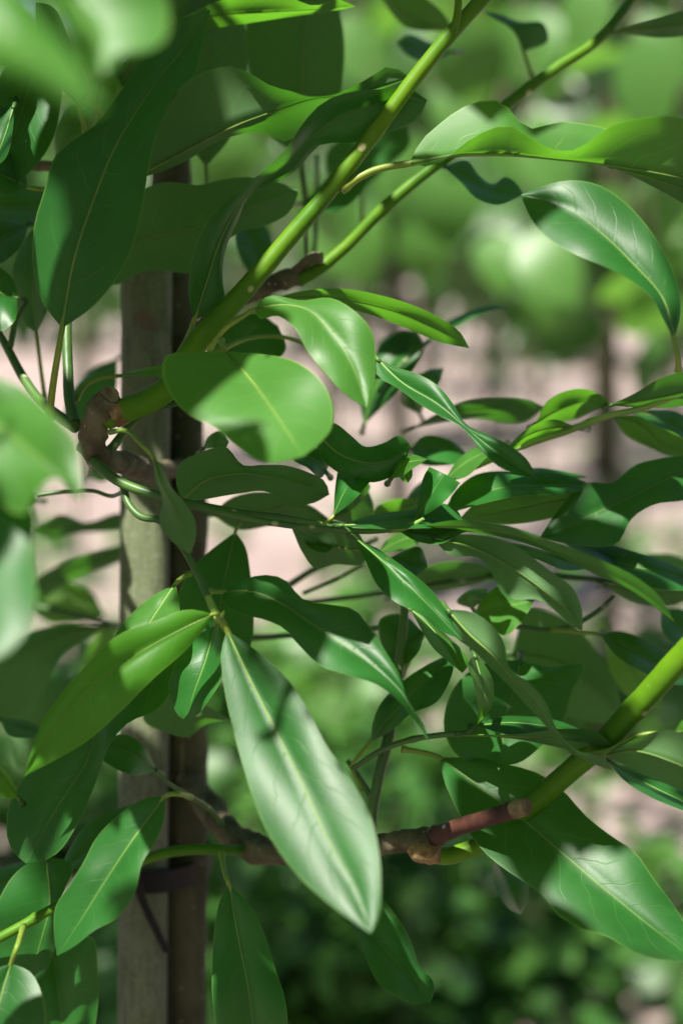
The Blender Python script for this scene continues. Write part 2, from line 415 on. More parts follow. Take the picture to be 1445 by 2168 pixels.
branch('shoot', '160,905,.63,26 120,878,.64,24 85,848,.65,22 50,800,.66,20 20,745,.67,18 -10,690,.68,14', 'shoot_dark', 12, .03)
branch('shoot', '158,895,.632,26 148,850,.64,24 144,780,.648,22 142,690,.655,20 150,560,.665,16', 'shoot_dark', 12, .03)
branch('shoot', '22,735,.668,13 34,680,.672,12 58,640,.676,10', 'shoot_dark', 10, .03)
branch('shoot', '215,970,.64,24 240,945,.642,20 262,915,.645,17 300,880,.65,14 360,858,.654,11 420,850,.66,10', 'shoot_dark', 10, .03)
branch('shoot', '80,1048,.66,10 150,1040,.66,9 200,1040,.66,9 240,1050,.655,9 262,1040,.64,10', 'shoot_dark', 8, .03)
branch('branch', '395,1655,.757,48 430,1690,.735,52 470,1745,.71,56 520,1788,.69,54 580,1806,.675,50 680,1800,.662,48 780,1790,.65,47 850,1782,.642,46 905,1778,.638,52 930,1770,.634,40', 'twig_bark', 24, .2, nodes=[(.12, .2, .03), (.35, .2, .04)])
branch('burl', '868,1792,.638,30 890,1803,.636,46 912,1806,.634,50 930,1806,.633,42', 'burl', 14, .2)
branch('pruned_stub', '918,1771,.634,41 940,1762,.629,39 1020,1736,.612,37 1085,1716,.600,36 1100,1711,.597,36', 'red_bark', 16, .05, nodes=[(.04, .12, .03), (.9, .12, .03)])
branch('cut_end', '1088,1715,.5995,38 1108,1709,.5955,37 1115,1707,.594,34', 'cut_wood', 16, .14, n=6)
branch('vigorous_shoot', '905,1806,.636,38 940,1812,.640,38 990,1800,.642,38 1050,1768,.640,40 1120,1708,.632,44 1185,1650,.622,46 1280,1568,.606,50 1350,1492,.594,52 1450,1382,.58,54 1560,1262,.565,52', 'shoot', 16, .03, nodes=[(.5, .05, .01), (.63, .07, .01)])
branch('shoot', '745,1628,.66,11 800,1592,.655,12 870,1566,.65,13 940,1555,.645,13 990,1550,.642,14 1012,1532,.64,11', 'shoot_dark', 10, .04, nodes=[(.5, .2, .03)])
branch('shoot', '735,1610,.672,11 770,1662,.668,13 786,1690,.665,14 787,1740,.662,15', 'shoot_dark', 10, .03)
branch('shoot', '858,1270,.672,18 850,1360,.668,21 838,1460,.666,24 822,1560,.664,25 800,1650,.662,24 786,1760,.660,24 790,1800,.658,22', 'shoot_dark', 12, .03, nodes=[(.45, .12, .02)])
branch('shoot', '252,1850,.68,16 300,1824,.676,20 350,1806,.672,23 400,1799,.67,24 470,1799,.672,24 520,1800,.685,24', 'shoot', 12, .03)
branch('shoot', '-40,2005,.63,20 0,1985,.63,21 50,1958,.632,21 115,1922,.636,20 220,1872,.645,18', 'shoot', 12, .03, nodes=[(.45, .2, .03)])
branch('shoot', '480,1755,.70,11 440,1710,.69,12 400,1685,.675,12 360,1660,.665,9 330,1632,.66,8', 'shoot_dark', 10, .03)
branch('shoot', '930,1018,.665,15 1010,985,.664,15 1100,945,.662,16 1200,912,.660,16 1280,882,.658,14 1365,862,.655,13 1450,830,.65,12', 'shoot_pale', 10, .03, nodes=[(.35, .2, .02), (.62, .25, .02)])
branch('shoot', '60,350,.70,20 120,352,.705,24 180,350,.715,24 260,335,.735,24 340,310,.755,22', 'twig_bark', 12, .2)
branch('shoot', '222,60,.69,14 214,160,.688,15 210,200,.688,15 196,262,.688,14 185,345,.70,14', 'shoot_pale', 10, .05)
branch('shoot', '105,160,.672,10 150,185,.674,11 190,215,.68,12 240,270,.70,14 290,330,.73,16', 'petiole', 10, .05)
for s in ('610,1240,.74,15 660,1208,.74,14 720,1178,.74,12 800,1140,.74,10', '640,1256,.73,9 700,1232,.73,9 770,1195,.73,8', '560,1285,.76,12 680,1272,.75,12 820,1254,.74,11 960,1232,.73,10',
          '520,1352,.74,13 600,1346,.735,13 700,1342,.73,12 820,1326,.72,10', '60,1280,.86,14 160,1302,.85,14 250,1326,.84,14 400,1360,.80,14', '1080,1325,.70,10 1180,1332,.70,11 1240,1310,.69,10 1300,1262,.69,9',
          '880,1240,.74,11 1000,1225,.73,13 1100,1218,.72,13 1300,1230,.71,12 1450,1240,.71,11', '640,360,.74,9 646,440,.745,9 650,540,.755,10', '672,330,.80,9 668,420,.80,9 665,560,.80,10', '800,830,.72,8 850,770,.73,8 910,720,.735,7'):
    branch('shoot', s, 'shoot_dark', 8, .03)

# --- leaves: seen side, depth at base and tip, midrib, one edge, other edge (photo pixels), petiole
L = leaf
# upper left
L('t', .395, .38, '140,-85 160,0 200,80 215,166', '60,-60 120,10 155,80 172,140', '270,-80 352,0 348,85 300,112 262,125 242,155', mat='young', keel=.006)
L('t', .315, .295, '-230,-40 -60,40 90,130 218,232', '-120,-70 20,-30 110,60 180,150', '-200,60 -40,130 80,190 160,225', mat='young')
L('t', .612, .606, '132,695 160,540 200,420 250,300 300,220 345,155 400,88 446,20', '90,640 70,560 72,480 95,400 118,328 150,300 200,266 240,215 275,165 330,80 385,38', '190,655 240,600 275,540 300,450 318,340 330,288 360,218 376,190 412,160 424,118 432,66', pet='104,890 112,820 122,755', rm=1.35, dp=.632, bow=-.012)
L('b', .69, .645, '272,122 340,74 440,36 560,26 670,20 752,14', '320,84 400,30 470,0 600,-10 670,12 712,-2', '330,94 430,64 520,50 600,38 690,26', mat='young', tilt=.03)
L('b', .72, .70, '436,352 440,260 442,120 455,-40', '395,300 375,200 372,90 410,0', '485,295 520,170 518,60 490,-20', pet='438,420 438,390')
L('b', .665, .628, '262,388 325,356 430,300 500,266 580,236 670,208 740,202 800,186 868,164', '325,296 360,220 400,170 450,146 485,140 525,152 565,178 620,194 680,200 742,186 782,164 825,140', '380,348 480,292 550,280 612,300 650,252 690,214 760,204 820,184', tilt=.026, rm=1.3)
L('t', .632, .625, '411,678 440,590 462,520 500,445 545,392 610,345 660,290 720,245 800,220 860,205 904,212', '400,630 405,560 422,500 452,452 520,394 560,358 610,310 640,262 682,218 742,194 800,190 862,186', '474,642 470,580 480,520 500,475 535,408 570,395 622,365 690,302 722,304 772,298 832,276 884,252', pet='388,738 400,708', tilt=.018, flip=False, wave=.001)
L('b', .695, .665, '205,545 285,510 420,480 505,448 634,401', '240,460 310,396 360,385 420,392 470,380 520,375 580,384', '235,605 300,576 340,572 400,578 440,560 500,494 560,478 612,450')
L('b', .765, .74, '640,335 638,195 642,60 652,-70', '575,290 528,160 518,70 560,-30', '695,270 727,150 722,40 695,-40', pet='650,470 644,400', rm=1.5)
L('t', .84, .82, '768,402 780,350 862,272', '705,388 690,325 745,285', '830,345 868,300', pet='768,470 768,440')
L('t', .665, .655, '90,80 72,150 42,250 15,322 -15,395', '130,150 128,228 110,300 62,366 25,394', '20,130 -20,220 -40,330', rm=1.4, wave=.003)
L('t', .655, .64, '60,396 10,373 -60,340 -150,310', '48,350 15,318 -40,296', '22,412 -40,408 -110,370', pet='102,402 80,400')
L('t', .64, .625, '166,224 150,150 118,80 76,5', '112,166 88,100 76,40', '184,205 172,150 146,80 105,10', pet='182,282 174,250')
L('b', .66, .63, '64,143 10,122 -60,104 -140,90', '30,114 -30,92 -90,84', '20,140 -30,128 -90,112', pet='110,162 85,152', tilt=.03)
L('t', .64, .63, '30,225 10,290 -20,360', '-10,230 -40,300', '28,270 8,340')
L('t', .70, .69, '78,706 70,600 74,520 92,465', '52,684 33,640 27,575 45,520 70,484', '96,670 118,600 115,520', pet='96,848 88,790', rm=.9)
L('t', .66, .65, '38,632 0,620 -90,590', '28,590 0,566 -50,560', '30,682 0,702 -50,650')
L('t', .68, .66, '62,474 10,500 -80,560', '20,466 -30,480', '46,520 0,560 -40,580')
L('t', .71, .70, '120,340 160,250 190,200', '115,290 140,230', '180,310 200,250', mat='young')
L('b', .72, .70, '250,180 300,110 370,40 460,-60', '240,140 290,40 380,-30', '300,190 370,130 440,40')
L('b', .71, .72, '170,360 200,300 230,230 260,150', '150,310 170,240 210,170', '220,350 262,290 272,210', mat='young')
L('t', .74, .71, '150,430 60,440 -60,430', '100,400 0,400', '110,465 0,480')
# branch centre
L('t', .595, .528, '478,744 540,815 592,890 642,966', '405,746 348,756 345,800 365,842 402,880 452,903 500,945 560,980 612,974', '555,750 622,764 682,810 704,860 700,908 676,938', mat='young', bow=-.004, pet='468,720 472,732', cup=.004)
L('t', .612, .572, '538,655 600,646 652,656 700,702 748,780 776,864', '560,630 640,636 700,631 752,660 786,700 794,760 788,830', '546,674 586,668 620,690 652,746 690,792 738,840', pet='440,742 478,694 515,670', mat='young', tilt=-.012)
L('b', .665, .64, '576,632 700,632 820,655 920,695 993,737', '640,616 720,611 800,624 870,645 932,674 972,702', '625,640 740,655 800,672 862,696 930,724', mat='young')
L('t', .71, .69, '438,752 490,742 545,690 588,690', '460,700 500,670 548,666', '500,768 570,770 604,742')
L('b', .68, .66, '645,728 700,745 780,780 850,800', '690,715 780,750', '690,765 770,800', pet='455,748 520,718 600,714', dp=.63)
L('t', .655, .64, '252,796 300,790 345,788 430,800', '290,783 345,774 400,780', '300,797 345,800 400,812', pet='158,852 182,815 225,798', dp=.64, mat='young')
# main rosette
L('t', .598, .512, '480,1334 520,1420 580,1540 640,1660 700,1790 750,1880 784,1976', '468,1380 472,1440 490,1530 520,1640 560,1750 612,1832 680,1900 742,1948', '530,1368 600,1428 650,1500 692,1580 742,1650 782,1722 801,1800 806,1880 800,1945', pet='462,1306 470,1318', rm=1.4, dp=.597, bow=-.005, keel=.0028, wave=.0016, tilt=.001)
L('t', .592, .585, '452,1300 380,1335 290,1385 200,1450 120,1540 50,1644', '400,1290 330,1314 250,1345 190,1400 130,1470 90,1530 64,1600', '432,1332 390,1380 330,1432 260,1502 180,1572 108,1614', mat='lime', tilt=.004, keel=.001, pet='462,1302 458,1300', rm=.7)
L('t', .635, .612, '374,1382 300,1450 225,1505 180,1620 120,1712 55,1828', '320,1392 200,1500 100,1600 40,1660 14,1735 26,1800', '367,1450 342,1495 270,1532 236,1570 206,1650 166,1742 108,1816', rm=1.2)
L('t', .625, .615, '458,1320 435,1400 408,1475 394,1524', '392,1368 366,1418 357,1450 365,1490 384,1520', '470,1365 472,1430 442,1482 412,1518', pet='460,1304 460,1312')
L('t', .635, .615, '372,1236 345,1276 310,1330 262,1420', '330,1258 280,1298 240,1360', '378,1262 380,1310 340,1390', pet='402,1214 388,1222', mat='young')
L('t', .675, .665, '498,1126 480,1205 466,1280 458,1440', '440,1170 408,1202 385,1240 374,1285 380,1370', '516,1150 530,1214 537,1300 534,1355 500,1420', pet='510,1098 504,1112', rm=.9)
L('t', .61, .565, '472,1253 530,1252 600,1280 660,1320 720,1360 790,1410 850,1466 912,1580', '500,1235 560,1217 600,1225 640,1268 700,1280 750,1290 790,1340 822,1390 850,1440 860,1480 892,1530', '476,1280 510,1300 560,1312 600,1330 632,1366 680,1410 740,1430 800,1450 842,1482 880,1532', pet='446,1252 458,1252', tilt=-.012)
L('b', .69, .68, '320,1450 400,1510 488,1524', '380,1470 440,1496', '306,1528 350,1550 400,1560 432,1536')
L('t', .592, .588, '350,1686 280,1780 220,1870 170,1950 121,2024', '308,1690 258,1720 200,1780 180,1820 150,1870 118,1920 115,1975', '349,1722 336,1770 300,1830 286,1890 250,1942 200,1970 155,2005', pet='404,1688 380,1681', dp=.66, wave=.0028)
L('t', .64, .635, '485,1874 505,1990 525,2090 537,2180 545,2330', '465,1908 455,1960 449,2050 449,2110 462,2190 500,2290', '522,1908 556,1970 582,2050 602,2110 609,2180 590,2280', pet='469,1806 474,1840 480,1862', dp=.665)
L('t', .66, .63, '690,1880 740,1925 800,1995 860,2060 911,2122', '790,1890 846,1950 872,2000 890,2050 916,2076 919,2095', '722,1942 760,1985 775,2030 800,2080 840,2110 882,2124')
L('t', .655, .645, '98,1812 105,1920 85,2000 58,2096', '42,1840 0,1900 -20,1970 5,2060', '152,1828 128,1910 122,1980 95,2060')
L('t', .67, .665, '112,2016 122,2080 133,2168 142,2270', '84,2070 82,2168 110,2240', '195,1982 208,2060 202,2168 180,2240', rm=.7)
L('t', .585, .575, '24,2040 0,2120 -40,2300', '-30,2060 -80,2160', '62,2056 92,2118 97,2180 50,2280', pet='50,1962 40,1995', dp=.63)
L('t', .68, .66, '332,1632 290,1602 238,1580 200,1572', '312,1590 268,1555 228,1560', '290,1642 236,1622 205,1595')
L('t', .69, .67, '330,1700 270,1740 200,1790 120,1850', '270,1705 180,1750', '320,1760 280,1800 200,1830')
L('t', .70, .69, '0,1522 30,1535 70,1548 110,1555', '40,1522 80,1535', '20,1556 70,1562')
L('t', .60, .59, '40,1690 10,1650 -40,1600', '26,1650 0,1620', '10,1690 -30,1650', mat='young')
L('t', .69, .68, '160,1830 60,1850 -60,1900', '90,1820 0,1840', '100,1880 0,1910')
# blurred foreground left
L('t', .48, .43, '-210,790 -60,860 60,950 172,1062', '-60,790 30,812 100,866 156,930 172,1000', '-120,960 -10,1060 50,1090 80,1042 120,1012 152,1030', mat='young', keel=.006)
L('t', .475, .42, '-90,960 -40,1120 -40,1260 -30,1405', '20,1010 73,1090 68,1180 76,1280 56,1338 10,1388', '-150,1060 -170,1250 -110,1370', wave=.003)
# left of the stake, behind
L('b', .84, .86, '330,1100 250,1108 160,1115 60,1125', '250,1086 180,1106 130,1088 90,1106', '250,1122 160,1130 110,1140')
L('b', .86, .84, '330,1150 250,1175 150,1212 40,1262', '250,1156 150,1184 80,1224', '250,1192 130,1240 80,1274')
L('b', .90, .90, '60,1290 130,1270 222,1304', '90,1236 150,1232 196,1256', '100,1316 170,1318', mat='young')
L('b', .80, .78, '230,1325 110,1350 0,1420 -90,1500', '110,1325 0,1370 -70,1440', '120,1400 90,1470 0,1530', rm=1.3)
L('b', .92, .9, '160,1440 110,1500 40,1620', '90,1440 20,1540', '170,1520 110,1620')
L('t', .78, .77, '80,1060 0,1045 -60,1030', '60,1030 0,1015', '60,1072 0,1080', mat='young')
L('t', .80, .80, '190,1010 230,985 260,975', '195,985 235,970', '215,1020 250,995', mat='young')
L('t', .82, .80, '250,760 200,790 130,900', '215,770 150,830', '245,830 190,900', mat='leaf')
L('b', .95, .93, '250,1330 220,1350 170,1460', '230,1322 190,1370', '245,1390 200,1450', mat='young')
# centre cluster
L('b', .632, .645, '386,1060 430,1020 500,1003 600,1015 697,1047', '374,1030 380,982 420,960 480,947 512,984 560,984 602,985 652,1000 690,1022', '402,1060 500,1046 560,1040 620,1066 660,1066', pet='372,1072 378,1068', tilt=.006)
L('b', .585, .592, '325,972 345,1030 372,1080 402,1174', '328,1012 344,1060 338,1100 358,1140', '342,988 362,1030 392,1066 413,1102 414,1142', pet='232,915 268,912 300,942', dp=.625, rm=.8)
L('t', .66, .65, '430,950 455,925 485,935', '440,925 470,912', '450,948 478,948', mat='young')
L('t', .64, .625, '670,915 720,962 790,980 835,970 869,944', '700,895 745,924 770,945 812,938 846,922', '680,968 740,1012 800,1020 832,1006 856,978', tilt=.014)
L('t', .655, .65, '690,1000 668,975 636,962 610,950', '702,960 680,930 640,935', '680,1012 650,990 622,975')
L('t', .63, .615, '828,1012 850,985 905,972', '836,975 870,962', '845,1010 875,990', mat='young')
L('b', .64, .64, '840,985 858,1005 864,1022', '845,1010 856,1020', '868,985 872,1008', mat='young')
L('t', .625, .615, '880,1100 910,1050 940,1003', '886,1055 898,1005 908,988', '920,1078 956,1046 974,1022', trunc=True, rm=.6, keel=.002, pet='868,1112 874,1106')
L('t', .63, .635, '706,1092 724,1050 746,1008', '708,1045 713,1005 716,992', '745,1062 768,1038 786,1016', trunc=True, rm=.6, keel=.002, pet='685,1110 695,1102')
L('b', .68, .69, '700,1100 740,1080 780,1040', '720,1050 762,1020 784,1028', '740,1110 780,1105 790,1070')
L('t', .628, .63, '718,1113 800,1108 890,1098 982,1108', '790,1090 870,1078 930,1064 965,1078', '800,1120 900,1118 950,1116', tilt=-.03)
L('t', .63, .625, '840,1122 900,1132 960,1125 1030,1116', '880,1114 960,1108', '880,1145 930,1152 975,1130', tilt=-.02)
L('b', .618, .575, '882,1116 1000,1118 1100,1135 1200,1175 1300,1220 1380,1270 1426,1317', '960,1101 1050,1109 1150,1139 1220,1164 1290,1194 1352,1226 1402,1272', '1000,1127 1100,1147 1180,1177 1260,1217 1330,1247 1392,1290', tilt=.034, rm=.8)
L('b', .618, .585, '922,1140 1000,1160 1080,1200 1150,1250 1200,1292 1232,1337', '960,1132 1020,1134 1080,1150 1130,1184 1172,1215 1212,1246 1231,1290', '930,1156 960,1178 1010,1180 1036,1206 1056,1246 1092,1271 1130,1268 1170,1290 1206,1324', tilt=.008)
L('t', .67, .655, '1050,1148 1130,1168 1190,1185 1244,1204', '1090,1150 1150,1164 1212,1180', '1080,1170 1130,1182 1200,1208')
L('t', .62, .595, '746,1136 800,1180 860,1235 910,1285 978,1356', '800,1163 850,1198 892,1230 922,1260 948,1302', '775,1192 800,1242 842,1278 882,1295 932,1336', tilt=-.015)
L('b', .60, .592, '946,1290 990,1340 1050,1395 1090,1445 1130,1490 1165,1550 1220,1597 1296,1630', '1000,1296 1042,1325 1066,1360 1076,1412 1120,1446 1156,1490 1178,1545 1222,1590 1272,1602', '955,1340 1000,1376 1042,1418 1086,1462 1120,1500 1150,1532 1180,1567 1220,1603 1262,1620', tilt=.02, flip=False)
L('t', .635, .62, '866,1288 905,1322 945,1372 978,1425', '905,1299 945,1345 976,1375 993,1405', '880,1312 895,1340 916,1372 950,1402', mat='young', tilt=-.02)
L('t', .675, .665, '998,1308 1050,1290 1132,1271', '1028,1258 1054,1242 1085,1266', '1036,1330 1068,1345 1100,1320', mat='young')
L('t', .69, .68, '1000,1290 985,1268 1030,1246', '966,1275 990,1252', '1005,1285 1028,1262', mat='young')
L('t', .685, .675, '896,1338 850,1375 815,1400', '850,1300 805,1312 806,1360', '890,1370 850,1410', pet='850,1432 872,1385')
L('t', .665, .655, '784,1570 840,1500 900,1440 966,1378', '788,1530 804,1490 842,1450 900,1410', '830,1546 870,1510 920,1490 952,1440', pet='770,1672 745,1620 765,1592', rm=.8)
L('t', .672, .652, '1100,1398 1095,1430 1070,1520 1058,1622', '1160,1412 1240,1407 1212,1460 1192,1530 1142,1582 1100,1614', '1040,1400 980,1432 945,1490 940,1550 970,1602 1020,1618', rm=1.2)
L('t', .62, .615, '1004,1388 1018,1440 1026,1490 1010,1534', '992,1400 1000,1440 1010,1485', '1022,1404 1042,1440 1040,1495', mat='young', tilt=.03)
L('t', .64, .625, '1010,1536 1080,1530 1160,1538 1244,1553', '1050,1519 1120,1517 1182,1524', '1050,1550 1150,1562', rm=.8)
L('b', .635, .60, '975,1556 1100,1560 1200,1566 1296,1578', '1100,1554 1200,1543 1262,1550', '1100,1566 1200,1586 1250,1594')
L('b', .60, .58, '1284,1597 1340,1590 1420,1612 1520,1660', '1340,1566 1420,1545 1490,1590', '1330,1626 1400,1656 1470,1680', pet='1252,1592 1268,1596', tilt=.02)
L('t', .615, .60, '1288,1612 1350,1650 1450,1700 1520,1740', '1350,1630 1440,1660', '1310,1642 1362,1680 1440,1715')
L('t', .595, .58, '1422,1552 1470,1545 1520,1550', '1440,1525 1490,1520', '1440,1562 1490,1570', pet='1240,1598 1290,1588 1340,1560 1390,1552', mat='young')
L('t', .655, .585, '932,1604 1000,1655 1100,1730 1200,1815 1300,1900 1400,1980 1480,2040', '965,1603 1020,1605 1080,1620 1122,1630 1182,1666 1242,1730 1300,1775 1342,1802 1382,1860 1422,1912 1462,1985', '936,1640 960,1700 990,1760 1022,1802 1062,1836 1112,1870 1152,1900 1182,1940 1222,1962 1282,1982 1342,2016 1402,2032 1450,2036', pet='850,1586 890,1592', rm=1.1, wave=.003, dp=.652)
L('t', .67, .665, '1045,1808 1075,1870 1102,1936', '1043,1860 1058,1900 1085,1930', '1092,1834 1117,1870 1114,1912')
L('b', .655, .65, '780,1165 720,1160 660,1140 618,1120', '770,1190 705,1196 668,1204 640,1170', '750,1120 690,1100 640,1100')
L('t', .66, .65, '640,1130 690,1150 720,1140', '650,1155 690,1170', '680,1125 712,1122')
L('b', .70, .70, '450,1090 540,1090 620,1070 720,1120', '480,1060 560,1042 660,1072', '500,1120 590,1112 680,1130')
L('t', .66, .655, '820,1184 860,1190 905,1200', '850,1168 888,1158', '838,1202 870,1222', tilt=-.015)
L('b', .74, .73, '830,1262 930,1222 1060,1222', '890,1205 960,1188 1030,1200', '900,1255 1000,1240')
L('t', .70, .69, '800,1170 860,1140 900,1130', '820,1140 870,1125', '850,1165 890,1145', mat='young')
# upper right
L('b', .625, .60, '866,346 950,331 1060,328 1200,340 1330,356 1445,378 1620,430', '905,352 945,338 985,302 1030,276 1075,265 1115,287 1160,314 1195,322 1235,308 1288,268 1350,250 1445,249 1560,300', '888,302 930,262 972,231 1020,213 1066,217 1088,248 1122,272 1180,258 1240,262 1310,280 1450,310 1560,360', pet='722,402 755,378 800,358', dp=.624, tilt=.035, rm=1.5, mat='young', wave=.001, flip=True)
L('b', .64, .63, '1290,352 1370,375 1450,400 1540,420', '1340,350 1440,365', '1340,375 1400,405 1460,435')
L('t', .572, .60, '1427,722 1402,632 1342,562 1270,492 1200,440 1102,412', '1440,660 1432,600 1402,530 1362,470 1312,420 1262,390 1200,382 1148,394', '1406,682 1380,632 1332,592 1282,566 1222,541 1170,512 1128,470 1108,430', pet='1434,786 1432,750', rm=1.1, wave=.0028)
L('t', .70, .69, '935,352 1000,385 1060,410 1108,412', '990,340 1012,370 1042,390 1070,374 1094,390', '968,380 1008,420 1050,434')
L('t', .76, .75, '1108,110 1090,70 1020,25', '1160,84 1150,50 1100,46 1055,30', '1105,100 1082,60 1045,40', pet='1126,162 1116,135', keel=.001)
L('b', .715, .70, '1285,70 1340,64 1420,56 1520,40', '1340,52 1400,36 1470,20', '1340,74 1400,80 1470,70', pet='1262,92 1272,76')
L('b', .78, .76, '960,62 900,50 840,20 790,-40', '920,66 860,58 815,10', '930,20 860,-20', mat='young')
L('t', .79, .78, '960,110 900,110 840,90', '910,90 860,75', '910,130 860,115')
L('t', .745, .74, '640,430 700,420 790,340', '670,400 740,340', '700,450 770,400')
L('t', .76, .75, '500,460 540,520 560,600', '500,520 530,580', '540,460 580,530')
# right middle
L('t', .63, .585, '796,758 850,810 925,855 985,905 1040,950 1090,985 1136,1014', '838,778 880,790 930,820 962,860 987,900 1032,920 1082,945 1118,976', '797,792 842,822 882,852 932,882 972,902 1012,946 1052,986 1102,1008', tilt=-.006)
L('b', .735, .725, '868,908 930,882 1030,866 1154,862', '920,878 980,850 1060,842 1120,848', '930,894 1000,886 1110,892')
L('b', .685, .675, '1132,896 1180,868 1240,850 1294,860', '1158,850 1200,827 1240,824 1272,838', '1170,894 1222,886 1258,868', mat='young')
L('b', .665, .645, '1290,858 1350,850 1440,832 1540,800', '1340,834 1400,800 1450,786', '1350,862 1440,860 1510,840')
L('b', .665, .65, '1228,908 1170,905 1120,920 1060,965', '1170,888 1122,903 1084,935', '1170,914 1110,938 1080,955', mat='young')
L('t', .675, .65, '1060,945 1010,965 970,990 938,1020', '1010,945 968,975', '1030,968 985,1010', mat='young')
L('b', .70, .69, '1300,882 1350,895 1400,940 1470,965', '1340,878 1392,902 1440,925', '1318,915 1370,946 1420,966', mat='young')
L('t', .72, .71, '1340,872 1390,885 1470,930', '1390,866 1450,880', '1360,900 1420,935 1450,945')
L('t', .68, .655, '1520,985 1420,1010 1340,1050 1250,1090 1140,1140', '1450,965 1400,970 1342,985 1295,1022 1240,1022 1180,1080', '1460,1055 1380,1070 1338,1096 1304,1152 1240,1156')
L('t', .67, .655, '1262,1030 1170,1028 1050,1035 940,1090', '1200,1006 1100,998 1000,1008 955,1050', '1200,1045 1100,1050 1000,1072')
L('b', .675, .665, '1262,1046 1160,1065 1060,1085 970,1100', '1160,1041 1080,1044 1000,1070', '1200,1085 1100,1108 1010,1106', mat='young')
L('t', .685, .68, '1200,1012 1140,1010 1060,1000', '1240,1012 1140,990', '1150,1030 1080,1020')
L('t', .68, .665, '1230,1170 1320,1195 1400,1212 1500,1240', '1280,1155 1350,1170 1440,1205', '1290,1225 1380,1245 1450,1250')
L('t', .69, .68, '1180,1140 1260,1165 1350,1200', '1240,1140 1310,1165', '1220,1170 1290,1195')
L('b', .70, .69, '1280,1240 1360,1255 1470,1262', '1340,1235 1420,1240', '1340,1275 1420,1282')
L('t', .685, .67, '1270,1345 1340,1378 1400,1415 1470,1450', '1300,1336 1360,1352 1430,1402', '1300,1385 1370,1428 1430,1450', pet='1165,1332 1220,1338')
L('b', .735, .725, '1085,1385 1180,1400 1260,1460 1320,1530', '1120,1288 1190,1308 1264,1380 1304,1450', '1100,1440 1170,1500 1250,1530')
L('b', .75, .745, '1280,1350 1330,1410 1400,1500', '1310,1360 1390,1430', '1290,1420 1350,1490', mat='young')
L('t', .72, .72, '1400,1290 1440,1330 1500,1380', '1440,1290 1490,1330', '1400,1330 1450,1375')
L('t', .74, .735, '905,722 960,686 1020,662 1074,649', '945,682 1000,656 1050,645', '955,698 1010,670')
L('t', .75, .75, '770,900 790,830 830,760 880,700', '760,830 800,740 850,700', '820,850 870,790 895,730')
L('t', .76, .75, '890,880 870,830 900,785 940,780', '850,850 870,800', '905,840 930,810')
L('t', .77, .76, '800,760 830,720 880,712', '800,730 840,706', '830,750 870,740')
L('t', .72, .71, '870,950 930,945 1000,975', '890,925 950,930', '880,975 950,985')
L('b', .72, .71, '780,1095 840,1080 900,1060', '800,1070 860,1055', '820,1105 890,1085', mat='young')
L('t', .73, .72, '860,1060 910,1035 960,1015', '880,1030 930,1005', '890,1070 950,1045')
L('t', .73, .73, '1180,1100 1240,1080 1300,1095', '1200,1070 1260,1060', '1210,1120 1280,1120')
L('t', .76, .75, '1330,1180 1400,1190 1480,1200', '1380,1172 1440,1180', '1380,1200 1440,1212', mat='young')

# ------------------------------------------------------------------ stake and tie
def stake():
    t = thing('wooden_stake', P(300, 2168, .752) * 1.0, 'weathered grey green wooden stake standing upright against the young tree trunk', 'stake')
    v = []; f = []; S = 20; n = 70
    top = P(310, 455, .738); bot = P(302, 2168, .752)
    dirv = (bot - top); bot2 = top + dirv * ((top.z + .12) / -(dirv.z)); path = [top.lerp(bot2, i / n) for i in range(n + 1)]
    for i, p in enumerate(path):
        for s in range(S):
            a = 2 * math.pi * s / S
            c, sn = math.cos(a), math.sin(a)
            k = 0.0131 if i else 0.0119
            x = k * math.copysign(abs(c) ** .7, c); y = k * math.copysign(abs(sn) ** .85, sn) * .9
            w_ = 0.0007 * noise.noise(Vector((c * 1.5, sn * 1.5, p.z * 7)))
            v.append(p + Vector((x + w_ * c, y + w_ * sn, 0)))
    for i in range(n):
        for s in range(S):
            f.append((i*S+s, (i+1)*S+s, (i+1)*S+(s+1)%S, i*S+(s+1)%S))
    f.append(tuple(range(S)))
    mesh_obj('post', v, f, M['stake'], t)
    t.location = (bot2.x, bot2.y, 0)
    bpy.context.view_layer.update()
    for c in t.children: c.matrix_parent_inverse = t.matrix_world.inverted()
stake()
def tie():
    t = thing('tree_tie', P(345, 1835, .73), 'black rubber strap tying the trunk to its wooden stake', 'strap')
    ca = P(301, 1828, .75); cb = P(391, 1822, .77); path = []
    for i in range(41):
        a = 2 * math.pi * i / 40
        cc = ca.lerp(cb, .5); ax = (cb - ca) * .5
        e = ax * math.cos(a) * 2.25 + Vector((0, .0245, 0)) * math.sin(a) * -1
        if abs(math.cos(a)) > .8: e *= .985
        path.append(cc + e)
    v = []; f = []
    for p in path:
        o_ = (p - ca.lerp(cb, .5)); o_.z = 0; o_.normalize()
        for (r, h) in ((0, -.006), (.0016, -.006), (.0016, .006), (0, .006)): v.append(p + o_ * r + Vector((0, 0, h)))
    for i in range(40):
        for s in range(4): f.append((i*4+s, i*4+(s+1)%4, (i+1)*4+(s+1)%4, (i+1)*4+s))
    mesh_obj('band', v, f, M['black'], t, smooth=False)
    q = spline([(285, 1838, .722, 18), (298, 1895, .724, 18), (325, 1955, .728, 17), (354, 2016, .735, 15)], 16)
    v = []; f = []
    for c in q:
        p = P(*c[:3]); w2 = c[3] * c[2] / FPX / 2
        for (x, y) in ((-w2, -.0008), (w2, -.0008), (w2, .0008), (-w2, .0008)): v.append(p + Vector((x, y, 0)))
    for i in range(16):
        for s in range(4): f.append((i*4+s, i*4+(s+1)%4, (i+1)*4+(s+1)%4, (i+1)*4+s))
    f += [(0, 1, 2, 3), tuple(64 + i for i in range(4))]
    mesh_obj('loose_end', v, f, M['black'], t, smooth=False)
tie()

